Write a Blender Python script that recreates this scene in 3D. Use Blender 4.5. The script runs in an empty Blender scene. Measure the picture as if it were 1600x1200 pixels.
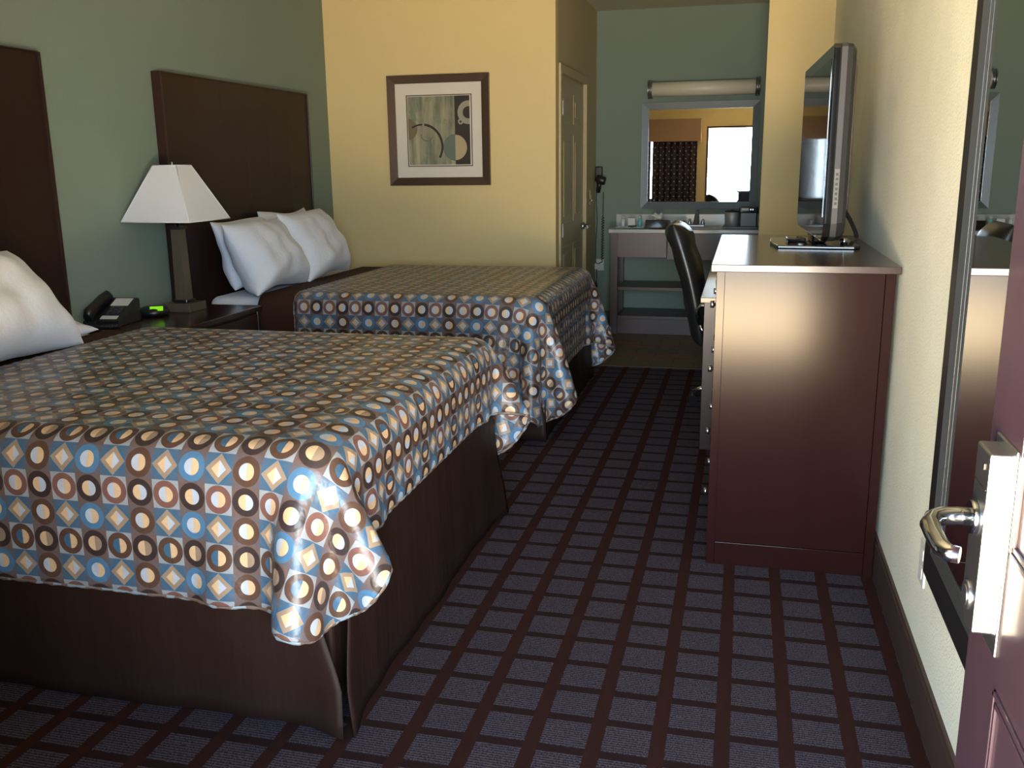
import bpy, bmesh, math, random
import numpy as np
from mathutils import Vector, Matrix
PI = math.pi
S = bpy.context.scene
C = S.collection

# ------------------------------------------------------------------ camera
CAMH = 1.38
F_PX, YAW, PITCH, ROLL = 1448.5, .2440, -.2305, -.0123
cy, sy = math.cos(YAW), math.sin(YAW)
cp, sp = math.cos(PITCH), math.sin(PITCH)
fwd = Vector((-sy*cp, cy*cp, sp)); rgt = Vector((cy, sy, 0)); upv = rgt.cross(fwd)
r2 = math.cos(ROLL)*rgt + math.sin(ROLL)*upv
u2 = -math.sin(ROLL)*rgt + math.cos(ROLL)*upv
cam_d = bpy.data.cameras.new('camera'); cam = bpy.data.objects.new('camera', cam_d); C.objects.link(cam)
cam.matrix_world = Matrix(((r2.x, u2.x, -fwd.x, 0), (r2.y, u2.y, -fwd.y, 0), (r2.z, u2.z, -fwd.z, CAMH), (0, 0, 0, 1)))
cam_d.sensor_width = 36; cam_d.sensor_fit = 'HORIZONTAL'; cam_d.lens = F_PX/1600*36; cam_d.clip_start = .02
S.camera = cam

# ------------------------------------------------------------------ daylight and exposure
w = bpy.data.worlds.new('sky'); S.world = w; w.use_nodes = True
wn = w.node_tree.nodes; wl = w.node_tree.links
bgn = wn['Background']; sky = wn.new('ShaderNodeTexSky'); sky.sky_type = 'NISHITA'
sky.sun_disc = False; sky.sun_elevation = math.radians(38); sky.sun_rotation = math.radians(200)
wl.new(sky.outputs[0], bgn.inputs[0]); bgn.inputs[1].default_value = .12

def area(name, loc, rot, sx, sz, power, col):
    d = bpy.data.lights.new(name, 'AREA'); d.shape = 'RECTANGLE'; d.size = sx; d.size_y = sz
    d.energy = power; d.color = col
    o = bpy.data.objects.new(name, d); C.objects.link(o); o.location = loc; o.rotation_euler = rot
    return o
area('sky_light', (-3, -4.2, 1.75), (math.radians(90), 0, 0), 16, 3.3, 3700, (.66, .84, 1.0))
area('ground_light', (-.2, -2.6, .04), (math.radians(180), 0, 0), 6, 3.6, 5800, (1.0, .75, .43))

S.view_settings.view_transform = 'Standard'; S.view_settings.look = 'None'
S.view_settings.gamma = 1; S.view_settings.use_curve_mapping = False
S.view_settings.exposure = 0.30

# ------------------------------------------------------------------ dimensions (metres)
XL, XR = -2.92, .494
YF, YP, YB = .53, 6.38, 8.165        # front wall, picture wall, vanity back wall
XA, XS = -1.262, .098
ZC = 2.63

# ------------------------------------------------------------------ materials
def lin(c):
    return tuple(((x/12.92) if x <= .04045 else ((x+.055)/1.055)**2.4) for x in c)
def mat(name, col, rough=.6, metal=0, spec=.5, **kw):
    m = bpy.data.materials.new(name); m.use_nodes = True
    b = m.node_tree.nodes['Principled BSDF']
    b.inputs['Base Color'].default_value = (*col, 1); b.inputs['Roughness'].default_value = rough
    b.inputs['Metallic'].default_value = metal; b.inputs['Specular IOR Level'].default_value = spec
    for k, v in kw.items(): b.inputs[k.replace('_', ' ')].default_value = v
    return m
class NT:
    def __init__(s, m): s.m = m; s.t = m.node_tree; s.b = s.t.nodes['Principled BSDF']
    def n(s, typ, **kw):
        x = s.t.nodes.new(typ)
        for k, v in kw.items(): setattr(x, k, v)
        return x
    def l(s, a, b): s.t.links.new(a, b)
    def math(s, op, a, b=None, c=None):
        x = s.n('ShaderNodeMath', operation=op)
        for i, v in enumerate((a, b, c)):
            if v is None: continue
            if hasattr(v, 'links'): s.l(v, x.inputs[i])
            else: x.inputs[i].default_value = v
        return x.outputs[0]
    def mix(s, f, a, b):
        x = s.n('ShaderNodeMix', data_type='RGBA')
        for i, v in ((0, f), (6, a), (7, b)):
            if hasattr(v, 'links'): s.l(v, x.inputs[i])
            elif i == 0: x.inputs[0].default_value = v
            else: x.inputs[i].default_value = (*v, 1)
        return x.outputs[2]
    def pos(s): return s.n('ShaderNodeNewGeometry').outputs['Position']
    def obj(s): return s.n('ShaderNodeTexCoord').outputs['Object']
    def noise(s, vec, scale, detail=3, rough=.5):
        x = s.n('ShaderNodeTexNoise'); x.inputs['Scale'].default_value = scale; x.inputs['Detail'].default_value = detail
        x.inputs['Roughness'].default_value = rough
        if vec is not None: s.l(vec, x.inputs['Vector'])
        return x.outputs['Fac']
    def scale(s, vec, v):
        x = s.n('ShaderNodeMapping'); x.inputs['Scale'].default_value = v; s.l(vec, x.inputs['Vector']); return x.outputs[0]
    def bump(s, h, strength=.3, dist=.01):
        x = s.n('ShaderNodeBump'); x.inputs['Strength'].default_value = strength; x.inputs['Distance'].default_value = dist
        s.l(h, x.inputs['Height']); s.l(x.outputs[0], s.b.inputs['Normal'])
    def col(s, c): s.l(c, s.b.inputs['Base Color'])

def paint(name, col, bump=.25, amt=.06):
    m = mat(name, col, .75, spec=.25); t = NT(m)
    p = t.pos(); n1 = t.noise(p, 140, 4, .6); n2 = t.noise(p, 5, 3)
    a = tuple(x*(1-amt) for x in col); b = tuple(min(1, x*(1+amt)) for x in col)
    f = t.math('ADD', t.math('MULTIPLY', n1, .6), t.math('MULTIPLY', n2, .4))
    t.col(t.mix(f, a, b)); t.bump(n1, bump, .004)
    return m
def wood(name, c1, c2, rough=.35, axis='Z', coat=.0, scale=1.0):
    m = mat(name, c1, rough, spec=.5, Coat_Weight=coat, Coat_Roughness=.12); t = NT(m)
    sc = {'Z': (60, 60, 3), 'X': (3, 60, 60), 'Y': (60, 3, 60)}[axis]
    p = t.scale(t.obj(), tuple(x*scale for x in sc)); n = t.noise(p, 1, 5, .6)
    n2 = t.noise(t.scale(t.obj(), tuple(x*.12 for x in sc)), 1, 3)
    f = t.math('ADD', t.math('MULTIPLY', n, .55), t.math('MULTIPLY', n2, .45))
    t.col(t.mix(f, c1, c2))
    return m
M = {}
M['yellow'] = paint('yellow_wall_paint', (.70, .56, .29))
M['right'] = paint('textured_cream_wall', (.84, .83, .69), .9, .22)
M['green'] = paint('sage_green_wall_paint', (.195, .25, .21))
M['olive'] = paint('olive_door_wall_paint', (.50, .43, .27), .1, .03)
M['oliveD'] = mat('olive_door_gloss_paint', (.44, .38, .23), .35)
M['ceil'] = paint('ceiling_paint', (.50, .48, .38))
M['espresso'] = wood('espresso_wood', (.022, .008, .007), (.036, .013, .011), .32, 'Z', .05)
M['espressoX'] = wood('espresso_wood_across', (.024, .009, .008), (.038, .014, .011), .26, 'X', .3)
M['dresserside'] = wood('mahogany_laminate', (.017, .005, .0052), (.025, .0075, .007), .17, 'Z', .0, .5)
M['dresserside'].node_tree.nodes['Principled BSDF'].inputs['Specular IOR Level'].default_value = .17
M['headboard'] = wood('headboard_laminate', (.018, .008, .006), (.028, .012, .009), .42, 'Z', .0)
M['headboard'].node_tree.nodes['Principled BSDF'].inputs['Specular IOR Level'].default_value = .3
M['basebd'] = mat('dark_brown_baseboard', (.055, .030, .026), .5)
M['black'] = mat('black_plastic', (.012, .012, .013), .35)
M['gloss'] = mat('glossy_black_plastic', (.008, .008, .009), .07, Coat_Weight=.6)
M['screen'] = mat('dark_screen_glass', (.006, .007, .009), .06, spec=.8)
M['greyp'] = mat('charcoal_grey_plastic', (.045, .045, .048), .45, spec=.3)
M['chrome'] = mat('brushed_nickel', (.50, .52, .56), .3, 1)
M['chromeb'] = mat('polished_chrome', (.62, .66, .72), .14, 1)
M['mirror'] = mat('mirror_glass', (.88, .9, .9), .0, 1)
M['white'] = mat('white_plastic', (.60, .60, .57), .4)
M['leather'] = mat('black_leather', (.012, .013, .014), .32)
M['counter'] = mat('pale_stone_counter', (.48, .49, .47), .2)
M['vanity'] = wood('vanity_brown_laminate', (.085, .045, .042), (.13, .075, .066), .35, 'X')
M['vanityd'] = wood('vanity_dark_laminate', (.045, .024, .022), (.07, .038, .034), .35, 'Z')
M['silver'] = mat('pewter_frame', (.065, .078, .088), .4, .35)
M['moulding'] = mat('dark_pewter_moulding', (.045, .050, .055), .4, .3)
M['frameblack'] = mat('satin_black_frame', (.010, .010, .011), .45, spec=.3)
M['bronze'] = mat('bronze_picture_frame', (.15, .10, .075), .3, .75)
M['matb'] = mat('white_mat_board', (.66, .63, .57), .7)
M['shade'] = mat('white_linen_shade', (.66, .68, .75), .8)
M['lampwood'] = wood('dark_oak_lamp_post', (.075, .055, .038), (.12, .09, .065), .4, 'Z')
M['lime'] = mat('lime_display', (.25, .8, .02), .4, Emission_Color=(.3, .9, .02, 1), Emission_Strength=.35)
M['paperw'] = mat('white_card', (.62, .62, .62), .6)
M['tube'] = mat('frosted_light_tube', (.66, .62, .50), .35)
M['glassb'] = mat('blue_green_bottle', (.12, .42, .48), .12)
M['clearp'] = mat('pale_bottle', (.55, .62, .60), .15)
M['dcloth'] = mat('brown_sheen_fabric', (.022, .010, .008), .55, spec=.18)
t = NT(M['dcloth']); t.bump(t.noise(t.scale(t.obj(), (8, 8, 1.2)), 2, 3), .25, .02)
M['blanket'] = mat('chocolate_brown_blanket', (.045, .018, .011), .75, spec=.2)
t = NT(M['blanket']); t.bump(t.noise(t.obj(), 260, 2), .3, .003)
M['linen'] = mat('white_cotton', (.72, .75, .85), .8, Sheen_Weight=.2)
t = NT(M['linen']); t.bump(t.noise(t.obj(), 14, 4, .6), .35, .02)
M['entry'] = wood('burgundy_entry_door', (.045, .023, .034), (.056, .029, .042), .40, 'Z', .40)
M['concrete'] = paint('concrete_walkway', (.55, .50, .42))
M['asphalt'] = paint('asphalt_parking', (.20, .20, .20))
M['red'] = mat('red_car_paint', (.5, .03, .02), .2, Coat_Weight=.8)
M['tyre'] = mat('tyre_rubber', (.02, .02, .02), .8)
M['carglass'] = mat('tinted_car_glass', (.03, .04, .05), .05)
M['valance'] = mat('dusty_rose_valance', (.36, .22, .14), .7)

# carpet: maroon lattice with ribbed slate cells
m = mat('carpet_grid', (.05, .03, .03), .95, spec=.1); M['carpet'] = m; t = NT(m)
p = t.pos(); sx = t.n('ShaderNodeSeparateXYZ'); t.l(p, sx.inputs[0]); X, Y = sx.outputs[0], sx.outputs[1]
wob = t.math('MULTIPLY', t.math('SUBTRACT', t.noise(p, 60, 2), .5), .006)
fx = t.math('FRACT', t.math('DIVIDE', t.math('ADD', t.math('ADD', X, 7.6-.003+.076), wob), .152))
fy = t.math('FRACT', t.math('DIVIDE', t.math('ADD', t.math('ADD', Y, 1.355-2.2265+.0678), wob), .1355))
ax = t.math('ABSOLUTE', t.math('SUBTRACT', fx, .5)); ay = t.math('ABSOLUTE', t.math('SUBTRACT', fy, .5))
cell = t.math('MULTIPLY', t.math('GREATER_THAN', ax, .125), t.math('GREATER_THAN', ay, .105))
rib = t.math('FRACT', t.math('DIVIDE', Y, .00903))
ribm = t.math('GREATER_THAN', t.math('ADD', rib, t.math('MULTIPLY', t.math('SUBTRACT', t.noise(t.scale(p, (1, .55, 1)), 300, 2), .5), 2.4)), .50)
n1 = t.noise(p, 500, 2); big = t.noise(p, 8, 3)
cellc = t.mix(ribm, (.022, .019, .028), (.082, .072, .104))
linec = t.mix(n1, (.020, .008, .008), (.042, .017, .016))
rowdark = t.mix(t.math('GREATER_THAN', ax, .125), linec, t.mix(n1, (.015, .008, .009), (.030, .015, .016)))
c = t.mix(cell, rowdark, cellc); t.col(c)
t.bump(t.math('ADD', t.math('MULTIPLY', n1, .7), t.math('MULTIPLY', t.math('MULTIPLY', cell, ribm), .5)), .5, .004)

# tile floor of the vanity area
m = mat('slate_tile_floor', (.12, .09, .05), .45, spec=.3); M['tile'] = m; t = NT(m)
br = t.n('ShaderNodeTexBrick'); br.inputs['Scale'].default_value = 1; br.inputs['Brick Width'].default_value = .30
br.inputs['Row Height'].default_value = .15; br.inputs['Mortar Size'].default_value = .004
br.inputs['Color1'].default_value = (.20, .105, .055, 1); br.inputs['Color2'].default_value = (.11, .115, .055, 1)
br.inputs['Mortar'].default_value = (.035, .03, .025, 1); t.l(t.pos(), br.inputs['Vector'])
t.col(t.mix(t.math('MULTIPLY', t.noise(t.pos(), 9, 4), .35), br.outputs[0], (.055, .05, .04)))

# curtain: dark with small light dots
m = mat('dark_dotted_curtain', (.02, .015, .02), .8); M['curtain'] = m; t = NT(m)
p = t.obj(); sx = t.n('ShaderNodeSeparateXYZ'); t.l(p, sx.inputs[0])
fx = t.math('SUBTRACT', t.math('FRACT', t.math('DIVIDE', sx.outputs[0], .075)), .5)
row = t.math('FLOOR', t.math('DIVIDE', sx.outputs[2], .06))
fx2 = t.math('SUBTRACT', t.math('FRACT', t.math('ADD', t.math('DIVIDE', sx.outputs[0], .09), t.math('MULTIPLY', row, .5))), .5)
fz = t.math('SUBTRACT', t.math('FRACT', t.math('DIVIDE', sx.outputs[2], .06)), .5)
d = t.math('ADD', t.math('MULTIPLY', t.math('POWER', fx2, 2), 2.2), t.math('POWER', fz, 2))
t.col(t.mix(t.math('LESS_THAN', d, .035), (.035, .020, .030), (.34, .30, .26)))

# bedspread: rings and diamonds on a quilt grid, four-row repeat, cloth UVs in metres
m = mat('ring_and_diamond_bedspread', (.3, .3, .3), .36, spec=.5); M['spread'] = m; t = NT(m)
uv = t.n('ShaderNodeUVMap'); uv.uv_map = 'cloth'
sx = t.n('ShaderNodeSeparateXYZ'); t.l(uv.outputs[0], sx.inputs[0])
U = t.math('DIVIDE', sx.outputs[0], .0725); V = t.math('DIVIDE', sx.outputs[1], .0725)
iu = t.math('FLOORED_MODULO', t.math('FLOOR', U), 4) if False else t.math('MODULO', t.math('FLOOR', U), 4)
iv = t.math('MODULO', t.math('FLOOR', V), 4)
fu = t.math('SUBTRACT', t.math('FRACT', U), .5); fv = t.math('SUBTRACT', t.math('FRACT', V), .5)
rad = t.math('SQRT', t.math('ADD', t.math('POWER', fu, 2), t.math('POWER', fv, 2)))
dia = t.math('ADD', t.math('ABSOLUTE', fu), t.math('ABSOLUTE', fv))
oddu = t.math('MODULO', iu, 2); rowA = t.math('SUBTRACT', 1, t.math('MODULO', iv, 2))
rowC = t.math('COMPARE', iv, 3, .1); u2_ = t.math('COMPARE', iu, 2, .1)
left = t.math('LESS_THAN', fu, 0)
blue, blue2, mauve, white_, dark, rose, brown, cream, lblue, taupe = (
    (0.048, 0.122, 0.215), (0.070, 0.175, 0.315), (0.140, 0.096, 0.088), (0.280, 0.310, 0.350), (0.042, 0.029, 0.030), (0.175, 0.085, 0.072), (0.092, 0.050, 0.036), (0.600, 0.420, 0.260), (0.420, 0.470, 0.571), (0.294, 0.218, 0.160))
# even-row (A) cells: background
bgA = t.mix(oddu, mauve, blue)
corner = t.math('GREATER_THAN', dia, .62)
bgA = t.mix(t.math('MULTIPLY', corner, .22), bgA, t.mix(oddu, blue, mauve))
ringA = t.mix(u2_, brown, blue2)
cenA = t.mix(left, cream, lblue)
circA = t.mix(t.math('LESS_THAN', rad, .27), t.mix(t.math('LESS_THAN', rad, .48), bgA, ringA), cenA)
diaA = t.mix(t.math('LESS_THAN', dia, .27), t.mix(t.math('LESS_THAN', dia, .48), bgA, taupe), t.mix(left, lblue, cream))
A = t.mix(oddu, circA, diaA)
bgB = t.mix(oddu, mauve, white_)
ringB = t.mix(oddu, dark, t.mix(rowC, rose, brown))
l_ = t.mix(oddu, cream, t.mix(rowC, lblue, blue)); r_ = t.mix(oddu, t.mix(rowC, lblue, taupe), cream)
cenB = t.mix(left, r_, l_)
B = t.mix(t.math('LESS_THAN', rad, .27), t.mix(t.math('LESS_THAN', rad, .48), bgB, ringB), cenB)
t.col(t.mix(rowA, B, A))
t.bump(t.noise(uv.outputs[0], 22, 3), .25, .02)

# ------------------------------------------------------------------ mesh helpers
class MB:
    def __init__(s): s.b = bmesh.new(); s.smooth = False
    def _new(s, before, bev, seg):
        if bev > 0:
            fs = [f for f in s.b.faces if f not in before]
            es = list({e for f in fs for e in f.edges})
            bmesh.ops.bevel(s.b, geom=es, offset=bev, segments=seg, profile=.5, affect='EDGES', clamp_overlap=True)
    def box(s, x0, x1, y0, y1, z0, z1, bev=0, seg=2, rot=None, piv=None):
        before = set(s.b.faces)
        r = bmesh.ops.create_cube(s.b, size=1)
        for v in r['verts']:
            v.co = Vector(((x0+x1)/2+v.co.x*(x1-x0), (y0+y1)/2+v.co.y*(y1-y0), (z0+z1)/2+v.co.z*(z1-z0)))
        if bev > 0: s._new(before, bev, seg)
        if rot is not None:
            pv = Vector(piv)
            vs = {v for f in s.b.faces if f not in before for v in f.verts}
            for v in vs: v.co = pv + rot @ (v.co-pv)
        return s
    def cyl(s, p0, p1, r0, r1=None, n=20):
        r1 = r0 if r1 is None else r1
        return s.tube([p0, p1], [r0, r1], n)
    def tube(s, pts, rad, n=10, cap=True):
        pts = [Vector(p) for p in pts]
        if not hasattr(rad, '__len__'): rad = [rad]*len(pts)
        rings = []; prev = None
        for i, p in enumerate(pts):
            d = (pts[min(i+1, len(pts)-1)]-pts[max(i-1, 0)]).normalized()
            if prev is None:
                a = Vector((0, 0, 1)) if abs(d.z) < .9 else Vector((1, 0, 0)); a = (a-d*a.dot(d)).normalized()
            else: a = (prev-d*prev.dot(d)).normalized()
            prev = a; b = d.cross(a)
            rings.append([s.b.verts.new(p+rad[i]*(math.cos(2*PI*k/n)*a+math.sin(2*PI*k/n)*b)) for k in range(n)])
        for A_, B_ in zip(rings, rings[1:]):
            for k in range(n):
                f = s.b.faces.new((A_[k], A_[(k+1) % n], B_[(k+1) % n], B_[k])); f.smooth = True
        if cap:
            s.b.faces.new(rings[0][::-1]); s.b.faces.new(rings[-1])
        return s
    def lathe(s, prof, c=(0, 0, 0), n=28, M3=None):
        rings = []
        for r, z in prof:
            ring = []
            for k in range(n):
                v = Vector((r*math.cos(2*PI*k/n), r*math.sin(2*PI*k/n), z))
                if M3 is not None: v = M3 @ v
                ring.append(s.b.verts.new(v+Vector(c)))
            rings.append(ring)
        for A_, B_ in zip(rings, rings[1:]):
            for k in range(n):
                f = s.b.faces.new((A_[k], A_[(k+1) % n], B_[(k+1) % n], B_[k])); f.smooth = True
        s.b.faces.new(rings[0][::-1]); s.b.faces.new(rings[-1])
        return s
    def prism(s, poly, axis, a0, a1, bev=0):
        """poly: 2D points in the other two axes (cyclic order), extruded along axis"""
        def mk(p, a):
            return {'x': (a, p[0], p[1]), 'y': (p[0], a, p[1]), 'z': (p[0], p[1], a)}[axis]
        before = set(s.b.faces)
        A_ = [s.b.verts.new(mk(p, a0)) for p in poly]; B_ = [s.b.verts.new(mk(p, a1)) for p in poly]
        n = len(poly)
        s.b.faces.new(A_[::-1]); s.b.faces.new(B_)
        for k in range(n): s.b.faces.new((A_[k], A_[(k+1) % n], B_[(k+1) % n], B_[k]))
        if bev > 0: s._new(before, bev, 2)
        return s
    def quad(s, *p):
        s.b.faces.new([s.b.verts.new(q) for q in p]); return s
    def grid(s, fn, nu, nv, smooth=True):
        V_ = [[s.b.verts.new(fn(i/(nu-1), j/(nv-1))) for j in range(nv)] for i in range(nu)]
        for i in range(nu-1):
            for j in range(nv-1):
                f = s.b.faces.new((V_[i][j], V_[i+1][j], V_[i+1][j+1], V_[i][j+1])); f.smooth = smooth
        return s

def root_loc(o):
    while o.parent: o = o.parent
    return Vector(o['_base']) if '_base' in o else o.location.copy()
def obj(name, mb, m, parent=None, local=False, base=None, smooth=False):
    """link the collected shapes as ONE mesh object; world coordinates unless local"""
    bmesh.ops.recalc_face_normals(mb.b, faces=mb.b.faces)
    me = bpy.data.meshes.new(name); mb.b.to_mesh(me); mb.b.free()
    ms = m if isinstance(m, list) else [m]
    for x in ms: me.materials.append(x)
    if smooth:
        for p_ in me.polygons: p_.use_smooth = True
    o = bpy.data.objects.new(name, me); C.objects.link(o)
    if parent is not None:
        o.parent = parent
        if not local: me.transform(Matrix.Translation(-root_loc(parent)))
    else:
        if base is None:
            co = [v.co for v in me.vertices]
            base = ((min(c.x for c in co)+max(c.x for c in co))/2, (min(c.y for c in co)+max(c.y for c in co))/2, min(c.z for c in co))
        me.transform(Matrix.Translation(-Vector(base))); o.location = base
    return o
def tag(o, label, cat, group=None, kind=None):
    o['label'] = label; o['category'] = cat
    if group: o['group'] = group
    if kind: o['kind'] = kind
    return o
def thing(name, label, cat, loc, rz=0, group=None):
    o = bpy.data.objects.new(name, None); C.objects.link(o); o.location = loc; o.rotation_euler = (0, 0, rz)
    o.empty_display_size = .05
    return tag(o, label, cat, group)
def struct(name, mb, m, parent=None):
    o = obj(name, mb, m, parent)
    if parent is None: o['kind'] = 'structure'
    return o
def smooth_angle(o, ang=40):
    for p_ in o.data.polygons: p_.use_smooth = True
    o.data.set_sharp_from_angle(angle=math.radians(ang))

# ------------------------------------------------------------------ setting
struct('floor', MB().box(XL-.1, XR+.1, YF-.13, YP, -.1, 0), M['carpet'])
struct('floor', MB().box(XA-.1, XR+.1, YP, YB+.1, -.1, 0), M['tile'])
struct('trim_1', MB().box(XA, XS+.4, YP-.008, YP+.008, 0, .004), M['basebd'])
struct('ceiling', MB().box(XL-.1, XR+.1, YF-.13, YB+.1, ZC, ZC+.1), M['ceil'])
struct('wall_left', MB().box(XL-.1, XL, YF-.13, YP+.1, 0, ZC), M['green'])
struct('wall_right', MB().box(XR, XR+.1, YF-.13, YB+.1, 0, ZC), M['right'])
struct('wall_picture', MB().box(XL, XA, YP, YP+.09, 0, ZC), M['yellow'])
struct('wall_stub', MB().box(XS, XR, YP, YP+.12, 0, ZC), M['yellow'])
DY0, DY1, DZ = 6.545, 7.575, 2.0     # bathroom door opening
wb = MB(); wb.box(XA-.1, XA, YP+.09, DY0, 0, ZC); wb.box(XA-.1, XA, DY1, YB, 0, ZC); wb.box(XA-.1, XA, DY0, DY1, DZ, ZC)
struct('wall_bathroom', wb, M['olive'])
struct('wall_back', MB().box(XA-.1, XR, YB, YB+.1, 0, ZC), M['green'])
# front wall with doorway and window
OX0, OX1, OZ = -.64, .40, 1.97
WX0, WX1, WZ0, WZ1 = -2.35, -.86, .78, 2.0
wf = MB()
wf.box(XL, WX0, YF-.13, YF, 0, ZC); wf.box(WX0, WX1, YF-.13, YF, 0, WZ0); wf.box(WX0, WX1, YF-.13, YF, WZ1, ZC)
wf.box(WX1, OX0, YF-.13, YF, 0, ZC); wf.box(OX0, OX1, YF-.13, YF, OZ, ZC); wf.box(OX1, XR, YF-.13, YF, 0, ZC)
struct('wall_front', wf, M['yellow'])
fr = MB()
fr.box(WX0, WX1, YF-.10, YF-.04, WZ0, WZ0+.05).box(WX0, WX1, YF-.10, YF-.04, WZ1-.05, WZ1)
fr.box(WX0, WX0+.05, YF-.10, YF-.04, WZ0+.05, WZ1-.05).box(WX1-.05, WX1, YF-.10, YF-.04, WZ0+.05, WZ1-.05)
wnd = struct('window_1', fr, M['silver'])
gl = mat('window_glass', (1, 1, 1), .0, Transmission_Weight=1.0, IOR=1.0); gl.node_tree.nodes['Principled BSDF'].inputs['IOR'].default_value = 1.01
obj('window_pane', MB().box(WX0+.05, WX1-.05, YF-.075, YF-.07, WZ0+.05, WZ1-.05), gl, wnd)
# baseboards
def baseb(name, x0, x1, y0, y1):
    b = MB().box(x0, x1, y0, y1, 0, .118); 
    o = struct(name, b, M['basebd'])
    return o
b = MB().box(XR-.014, XR, YF, YP, 0, .118).box(XR-.009, XR, YF, YP, .118, .128, 0)
struct('baseboard_right', b, M['basebd'])
baseb('baseboard_left', XL, XL+.014, YF, YP)
baseb('baseboard_picture', XL+.014, XA, YP-.014, YP)
baseb('baseboard_front', XL+.014, OX0-.02, YF, YF+.014)
baseb('baseboard_back', XA, XR, YB-.014, YB)
# entry doorway jambs
j = MB().box(OX0, OX0+.03, YF-.13, YF-.0, 0, OZ).box(OX0+.03, OX1, YF-.13, YF, OZ-.03, OZ)
struct('trim_2', j, M['basebd'])
# bathroom door: casing, slab, panels
cs = MB()
cs.box(XA, XA+.016, DY0-.06, DY0, 0, DZ+.06, .004).box(XA, XA+.016, DY1, DY1+.06, 0, DZ+.06, .004).box(XA, XA+.016, DY0, DY1, DZ, DZ+.06, .004)
struct('trim_3', cs, M['olive'])
sl = MB(); sl.box(XA-.045, XA-.012, DY0+.003, DY1-.003, .008, DZ-.003)
for (a, b_) in ((DY0+.10, DY0+.10+.36), (DY1-.10-.36, DY1-.10)):
    for (z0, z1) in ((.20, .80), (.97, 1.60), (1.68, 1.89)):
        sl.box(XA-.014, XA-.008, a, b_, z0, z1, .003); sl.box(XA-.008, XA-.002, a+.05, b_-.05, z0+.05, z1-.05, .004)
d2 = struct('door_2', sl, M['oliveD'])
h = MB().cyl((XA-.010, DY1-.065, .905), (XA+.012, DY1-.065, .905), .027).cyl((XA+.012, DY1-.065, .905), (XA+.055, DY1-.065, .905), .011)
h.tube([(XA+.055, DY1-.065, .905), (XA+.058, DY1-.11, .905), (XA+.055, DY1-.175, .9)], [.010, .010, .008])
obj('door_handle', h, M['chrome'], d2)
for z in (.93, 1.77):
    obj('hinge', MB().box(XA-.012, XA+.022, DY0-.004, DY0+.018, z-.05, z+.05, .003), M['chrome'], d2)

# entry door, standing open along the right wall, hinged beside the doorway
EX, EY0, EY1 = .37, .545, 1.455
ed = MB().box(EX, EX+.044, EY0, EY1, .012, 1.93, .002)
for (a, b_) in ((EY0+.13, EY0+.42), (EY1-.42, EY1-.165)):
    for (z0, z1) in ((.12, .66), (.86, 1.42), (1.55, 1.80)):
        for rr in range(2):
            q = .012*rr
            ed.box(EX-.004+.0*rr, EX+.001, a+q, b_-q, z0+q, z0+q+.008, .0015).box(EX-.004, EX+.001, a+q, b_-q, z1-q-.008, z1-q, .0015)
            ed.box(EX-.004, EX+.001, a+q, a+q+.008, z0+q, z1-q, .0015).box(EX-.004, EX+.001, b_-q-.008, b_-q, z0+q, z1-q, .0015)
d1 = struct('door_1', ed, M['entry'])
LY0, LY1, LZ0, LZ1 = 1.325, 1.398, .72, .99
lk = MB().prism([(LY0, LZ0+.004), (LY0, LZ1), (LY1, LZ1), (LY1, LZ0+.03), (LY1-.03, LZ0)], 'x', .340, EX-.002, .003)
lock = obj('door_lock', lk, M['chrome'], d1)
obj('card_reader', MB().box(.3385, .341, LY0+.004, LY1-.004, .937, .938).box(.3385, .341, LY0+.022, LY0+.028, .962, .970), M['black'], lock)
obj('keyhole', MB().cyl((.342, 1.366, .765), (.3365, 1.366, .765), .021, n=24).cyl((.3365, 1.366, .765), (.335, 1.366, .765), .015, n=24), M['chrome'], lock)
obj('lock_plate', MB().box(EX-.004, EX+.001, LY0-.022, LY1+.01, LZ0-.02, LZ1+.012, .003), M['chrome'], d1)
lv = MB().cyl((.341, 1.365, .885), (.331, 1.365, .885), .024, n=24)
lv.tube([(.335, 1.365, .885), (.315, 1.365, .885), (.295, 1.36, .885), (.280, 1.347, .885), (.272, 1.325, .884), (.272, 1.29, .882), (.274, 1.25, .880), (.280, 1.235, .880), (.292, 1.230, .88)], [.013, .013, .0135, .0135, .0135, .013, .0125, .012, .011], 14)
obj('door_handle', lv, M['chromeb'], d1)
lv = MB().cyl((EX+.043, 1.365, .885), (EX+.052, 1.365, .885), .024, n=24)
lv.tube([(EX+.05, 1.365, .885), (EX+.072, 1.362, .885), (EX+.082, 1.34, .885), (EX+.082, 1.25, .883)], .010, 12)
obj('door_handle', lv, M['chromeb'], d1)
for z in (.25, 1.02, 1.80):
    obj('hinge', MB().cyl((EX+.020, EY0-.004, z-.05), (EX+.020, EY0-.004, z+.05), .007, n=10), M['chrome'], d1)

# outside
struct('ground', MB().box(-8, 8, -3.2, YF-.13, -.12, -.012), M['concrete'])
struct('ground', MB().box(-25, 25, -40, -3.2, -.25, -.13), M['asphalt'])

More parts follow.
